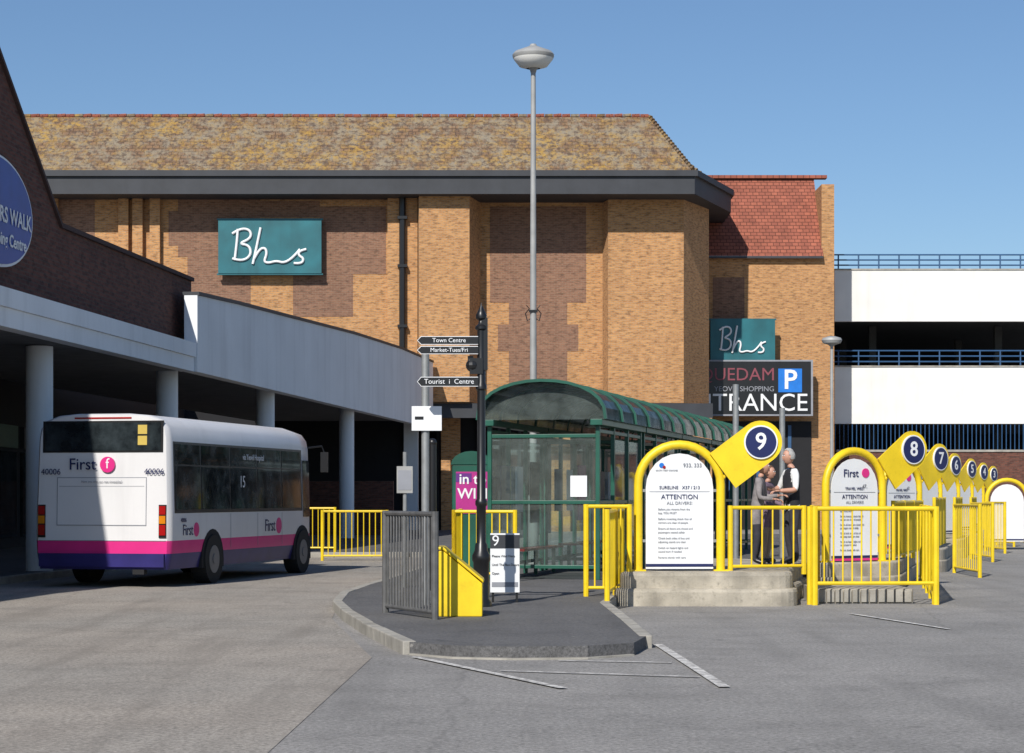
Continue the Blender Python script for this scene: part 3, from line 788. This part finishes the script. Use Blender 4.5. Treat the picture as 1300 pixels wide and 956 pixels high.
rear(-.80,.78,1.02,1.80,.006,M_busw); rear(-.80,.78,1.80,1.812,.008,M_signg); rear(-.80,.78,1.018,1.03,.008,M_signg); rear(-.80,-.788,1.03,1.80,.008,M_signg); rear(.768,.78,1.03,1.80,.008,M_signg)
rear(-.76,.74,1.66,1.668,.008,M_signg)
for sg in (-1,1):
    x0,x1 = (1.0,1.13) if sg>0 else (-1.13,-1.0)
    rear(x0,x1,.82,1.36,.02,M_black); rear(x0+.01,x1-.01,1.2,1.34,.03,M_redl); rear(x0+.01,x1-.01,1.05,1.18,.03,M_amber); rear(x0+.01,x1-.01,.86,1.03,.03,M_redl)
rear(-1.1,1.1,.34,.56,.05,M_busb); rear(-1.12,1.12,.765,.775,.008,M_signg)
rear(-.5,.5,2.775,2.80,.01,M_redl)
b.obj('rear_details', e)
txt('First', .27, (-.34,-.012,2.02), M_navy, e, bold=.001)
b = M(); b.cyl((.10,-.014,2.02),(.10,.02,2.02),.13,M_pink,n=24); b.obj('logo', e); txt('f', .24, (.10,-.016,2.03), M_signw, e)
txt('40006', .14, (-.90,-.012,1.90), M_navy, e); txt('40006', .14, (.92,-.012,1.90), M_navy, e)
txt('Have you seen our new timetables?', .05, (0,-.012,1.74), M_signg, e)
yr = math.pi/2
txt('40006', .10, (1.212,.55,1.10), M_navy, e, yaw=yr)
txt('First', .26, (1.208,.75,.93), M_navy, e, yaw=yr)
b = M(); b.cyl((1.19,1.14,.94),(1.207,1.14,.94),.12,M_pink,n=20); b.cyl((1.19,5.35,.95),(1.207,5.35,.95),.15,M_pink,n=20); b.obj('logo', e)
txt('15', .3, (1.195,3.4,1.75), M_signw, e, yaw=yr); txt('via Yeovil Hospital', .15, (1.185,4.0,2.2), M_signw, e, yaw=yr)
txt('First', .32, (1.208,4.85,.95), M_navy, e, yaw=yr)
b = M()
for yy in (1.9,6.72):
    for sg in (1,-1):
        pts = [(sg*1.206, yy+.52*math.cos(math.pi*i/12), .42+.52*math.sin(math.pi*i/12)) for i in range(13)]
        pts = [(sg*1.206,yy+.52,.28)]+pts+[(sg*1.206,yy-.52,.28)]
        b.slab(pts if sg>0 else pts[::-1], (-sg*.15,0,0), M_dark)
        b.cyl((sg*.95,yy,.42),(sg*1.23,yy,.42),.42,M_tyre,n=28)
        b.cyl((sg*1.2,yy,.42),(sg*1.236,yy,.42),.24,M_hub,n=20); b.cyl((sg*1.2,yy,.42),(sg*1.25,yy,.42),.09,M_hub,n=12)
b.obj('wheels', e)
b = M()
for y_ in (2.78,4.18,5.53): b.box(1.203,1.206,y_-.004,y_+.004,.60,1.2,M_signg)
for sg in (1,-1):
    b.tube([(sg*1.0,L-.15,2.45),(sg*1.28,L+.12,2.5),(sg*1.33,L+.15,2.35)],.018,M_black,6); b.box(sg*1.33-.07,sg*1.33+.07,L+.1,L+.17,1.98,2.38,M_black)
b.box(.55,.75,-.03,.1,.22,.30,M_dark)
b.obj('mirrors_and_exhaust', e)

# ---------------------------------------------------------------- people
def skinmesh(verts, edges, radii, roots, sub=2):
    me = bpy.data.meshes.new('tmp'); me.from_pydata([tuple(v) for v in verts], edges, [])
    o = bpy.data.objects.new('tmp', me); S.collection.objects.link(o)
    o.modifiers.new('s', 'SKIN')
    m2 = o.modifiers.new('u', 'SUBSURF'); m2.levels = sub; m2.render_levels = sub
    d = me.skin_vertices[0].data
    for i, r in enumerate(radii): d[i].radius = r if isinstance(r, tuple) else (r, r); d[i].use_root = i in roots
    dg = bpy.context.evaluated_depsgraph_get(); dg.update()
    nm = bpy.data.meshes.new_from_object(o.evaluated_get(dg))
    bpy.data.objects.remove(o); return nm
def segd(p, a, b):
    ab = b-a; t = max(0, min(1, (p-a).dot(ab)/ab.length_squared)); return (p-a-ab*t).length
def person(name, loc, yaw, h, top, legs, hairm, arms, lean=0., bare=False, vest=None, hairlong=False, coat=.84):
    e = E(name, loc, yaw); k = h/1.7
    V = []; Rr = []; Ed = []
    def v(x,y,z,r,p=None):
        if z > .93: y += lean*(z-.93)
        V.append((x*k,y*k,z*k)); Rr.append(tuple(a*k for a in r) if isinstance(r,tuple) else r*k)
        if p is not None: Ed.append((p,len(V)-1))
        return len(V)-1
    pel = v(0,0,.95,(.155,.115)); sp = v(0,.01,1.14,(.145,.11),pel); ch = v(0,0,1.32,(.165,.12),sp); nb = v(0,-.01,1.45,(.075,.06),ch); nk = v(0,.02,1.54,.05,nb)
    wr = []; seg = []
    for i, sg in enumerate((-1,1)):
        sh = v(sg*.165,0,1.40,.066,ch); (ex,ey,ez),(wx,wy,wz) = arms[i]
        el = v(ex,ey,ez,.048,sh); w_ = v(wx,wy,wz,.031,el); wr.append((V[el],V[w_])); seg.append((Vector(V[sh])/k,Vector(V[el])/k)); seg.append((Vector(V[el])/k,Vector(V[w_])/k))
        hp = v(sg*.085,0,.86,.098,pel); kn = v(sg*.10,.03,.48,.068,hp); an = v(sg*.105,-.02,.10,.045,kn); v(sg*.12,.15,.04,.04,an)
    nm = skinmesh(V,Ed,Rr,[pel]); nm.name = 'body'
    for m in (legs,top,M_skin,M_black,vest or top): nm.materials.append(m)
    for p in nm.polygons:
        c = p.center/k; p.use_smooth = True
        if c.z < .10: i = 3
        elif c.z < coat: i = 0
        elif c.z > 1.47 and abs(c.x) < .1: i = 2
        else:
            i = 1
            if vest and c.z > .9 and min(segd(c,a,b_) for a,b_ in seg) > .075: i = 4
        for a, w_ in wr:
            A_ = Vector(a)/k; W_ = Vector(w_)/k
            if bare and segd(c, A_.lerp(W_,.2), W_) < .06: i = 2
            if (c-W_).length < .035: i = 2
        p.material_index = i
    o = bpy.data.objects.new('body', nm); S.collection.objects.link(o); o.parent = e
    V2 = []; E2 = []; R2 = []; roots = []
    for a, w_ in wr:
        a = Vector(a); w_ = Vector(w_); d = (w_-a).normalized(); lat = d.cross(Vector((0,0,1))).normalized() if abs(d.z) < .95 else Vector((0,1,0)); dn = d.cross(lat).normalized()
        if dn.z > 0: dn = -dn
        b0 = len(V2); V2 += [w_-d*.01, w_+d*.04, w_+d*.08]; R2 += [(.028,.018),(.038,.015),(.038,.013)]; E2 += [(b0,b0+1),(b0+1,b0+2)]; roots.append(b0)
        for j, ln in enumerate((.062,.072,.068,.052)):
            s0 = w_+d*.075+lat*(.028-.019*j); b0 = len(V2)
            V2 += [s0, s0+d*ln*.5+dn*.006, s0+d*ln*.85+dn*.028, s0+d*ln*.9+dn*.05]; R2 += [.009,.009,.008,.0065]; E2 += [(b0,b0+1),(b0+1,b0+2),(b0+2,b0+3)]; roots.append(b0)
        b0 = len(V2); s0 = w_+d*.03+lat*.025; V2 += [s0, s0+d*.025+lat*.03, s0+d*.05+lat*.038+dn*.015]; R2 += [.011,.010,.008]; E2 += [(b0,b0+1),(b0+1,b0+2)]; roots.append(b0)
    hm = skinmesh(V2,E2,R2,roots,1); hm.materials.append(M_skin)
    for p in hm.polygons: p.use_smooth = True; p.material_index = 0
    o = bpy.data.objects.new('hands', hm); S.collection.objects.link(o); o.parent = e
    hc = Vector((0, .035+lean*.72, 1.635))*k
    s = M(); bmh = bmesh.new(); bmesh.ops.create_uvsphere(bmh, u_segments=24, v_segments=18, radius=1)
    vs = []
    for q in bmh.verts:
        x,y,z = q.co
        w = 1-(.28*max(0,-z)**1.2)
        yy = y*.095*(1-.12*max(0,-z))
        if y > 0: yy *= .93
        xx = x*.074*w
        if y > .7 and abs(x) < .22 and -.35 < z < .1: yy += .018*(1-abs(x)/.22)*(1-abs(z+.2)/.32 if abs(z+.2)<.32 else 0)
        if y > .6 and abs(abs(x)-.38) < .2 and .0 < z < .3: yy -= .006
        if y > .5 and z < -.7: yy += .008
        vs.append((xx*k+hc.x, yy*k+hc.y, z*.116*k+hc.z))
    s.add(vs, [tuple(l.vert.index for l in f.loops) for f in bmh.faces], M_skin)
    for sg in (-1,1):
        s.ball((hc.x+sg*.074*k,hc.y-.005,hc.z-.01), .022*k, M_skin, 8, (.35,.7,1.2))
        s.ball((hc.x+sg*.029*k,hc.y+.079*k,hc.z+.016*k), .0095*k, M_signw, 8); s.ball((hc.x+sg*.029*k,hc.y+.0865*k,hc.z+.016*k), .0045*k, M_black, 6)
        s.box(hc.x+sg*.03*k-.014,hc.x+sg*.03*k+.014,hc.y+.078*k,hc.y+.09*k,hc.z+.033*k,hc.z+.038*k,hairm)
    s.box(hc.x-.022,hc.x+.022,hc.y+.07*k,hc.y+.088*k,hc.z-.058*k,hc.z-.052*k,M_lip)
    s.obj('head', e, smooth=True)
    s = M(); vs = []
    for q in bmh.verts:
        x,y,z = q.co; j = 1+random.uniform(-.02,.05)
        vs.append((x*.082*k*j+hc.x, y*.102*k*j+hc.y-.006, z*.124*k*j+hc.z+.004*k))
    lim = -.8 if hairlong else -.3
    def keep(c): return c.z > .62+.25*max(0,c.y) or (c.y < .0 and c.z > lim) or (c.y < .3 and c.z > .15)
    fs = [tuple(l.vert.index for l in f.loops) for f in bmh.faces if keep(f.calc_center_median())]
    s.add(vs, fs, hairm); s.obj('hair', e, smooth=True); bmh.free()
    return e
zp = .46
person('woman_in_grey_coat', (3.66,30.7,zp), math.radians(-105), 1.54, M_coatg, M_trou, M_hairb,
       [((-.22,.10,1.14),(-.16,.33,1.16)),((.24,.06,1.12),(.2,.3,1.1))], lean=.14, hairlong=True, coat=.70)
person('woman_in_lilac_coat', (3.90,31.5,zp), math.radians(-120), 1.46, M_coatp, M_trou2, M_hairb,
       [((-.22,.04,1.12),(-.18,.26,1.05)),((.23,.02,1.12),(.18,.26,1.02))], lean=.08, coat=.65)
person('man_in_waistcoat', (4.22,30.8,zp), math.radians(105), 1.70, M_shirt, M_trou, M_hairg,
       [((-.26,.05,1.13),(-.24,.30,1.12)),((.27,.10,1.15),(.22,.36,1.16))], lean=.05, bare=True, vest=M_vest)

# ---------------------------------------------------------------- light, world, camera
az = math.radians(20); el = math.radians(39)
d = Vector((math.sin(az)*math.cos(el), math.cos(az)*math.cos(el), -math.sin(el)))
sl = bpy.data.lights.new('sun', 'SUN'); sl.energy = 4.9; sl.angle = math.radians(.5); sl.color = (1,.955,.885)
so = bpy.data.objects.new('sun', sl); so.rotation_euler = d.to_track_quat('-Z','Y').to_euler(); so.location = (-20,-60,60); S.collection.objects.link(so)
w = bpy.data.worlds.new('World'); S.world = w; w.use_nodes = True; t = w.node_tree
sk = t.nodes.new('ShaderNodeTexSky'); sk.sky_type = 'NISHITA'; sk.sun_disc = False; sk.sun_elevation = el; sk.sun_rotation = math.pi+az
sk.air_density = 1.0; sk.dust_density = .3; sk.ozone_density = 6.0
t.links.new(sk.outputs[0], t.nodes['Background'].inputs[0]); t.nodes['Background'].inputs[1].default_value = .097
cam = bpy.data.cameras.new('camera'); co = bpy.data.objects.new('camera', cam); S.collection.objects.link(co)
co.location = (0,0,1.5); co.rotation_euler = (math.pi/2,0,0); cam.lens = 72; cam.sensor_width = 36; cam.sensor_fit = 'HORIZONTAL'
cam.shift_y = (630-478)/1300; cam.clip_end = 3000; cam.clip_start = .1; S.camera = co
S.view_settings.view_transform = 'Standard'; S.view_settings.look = 'None'; S.view_settings.exposure = 0
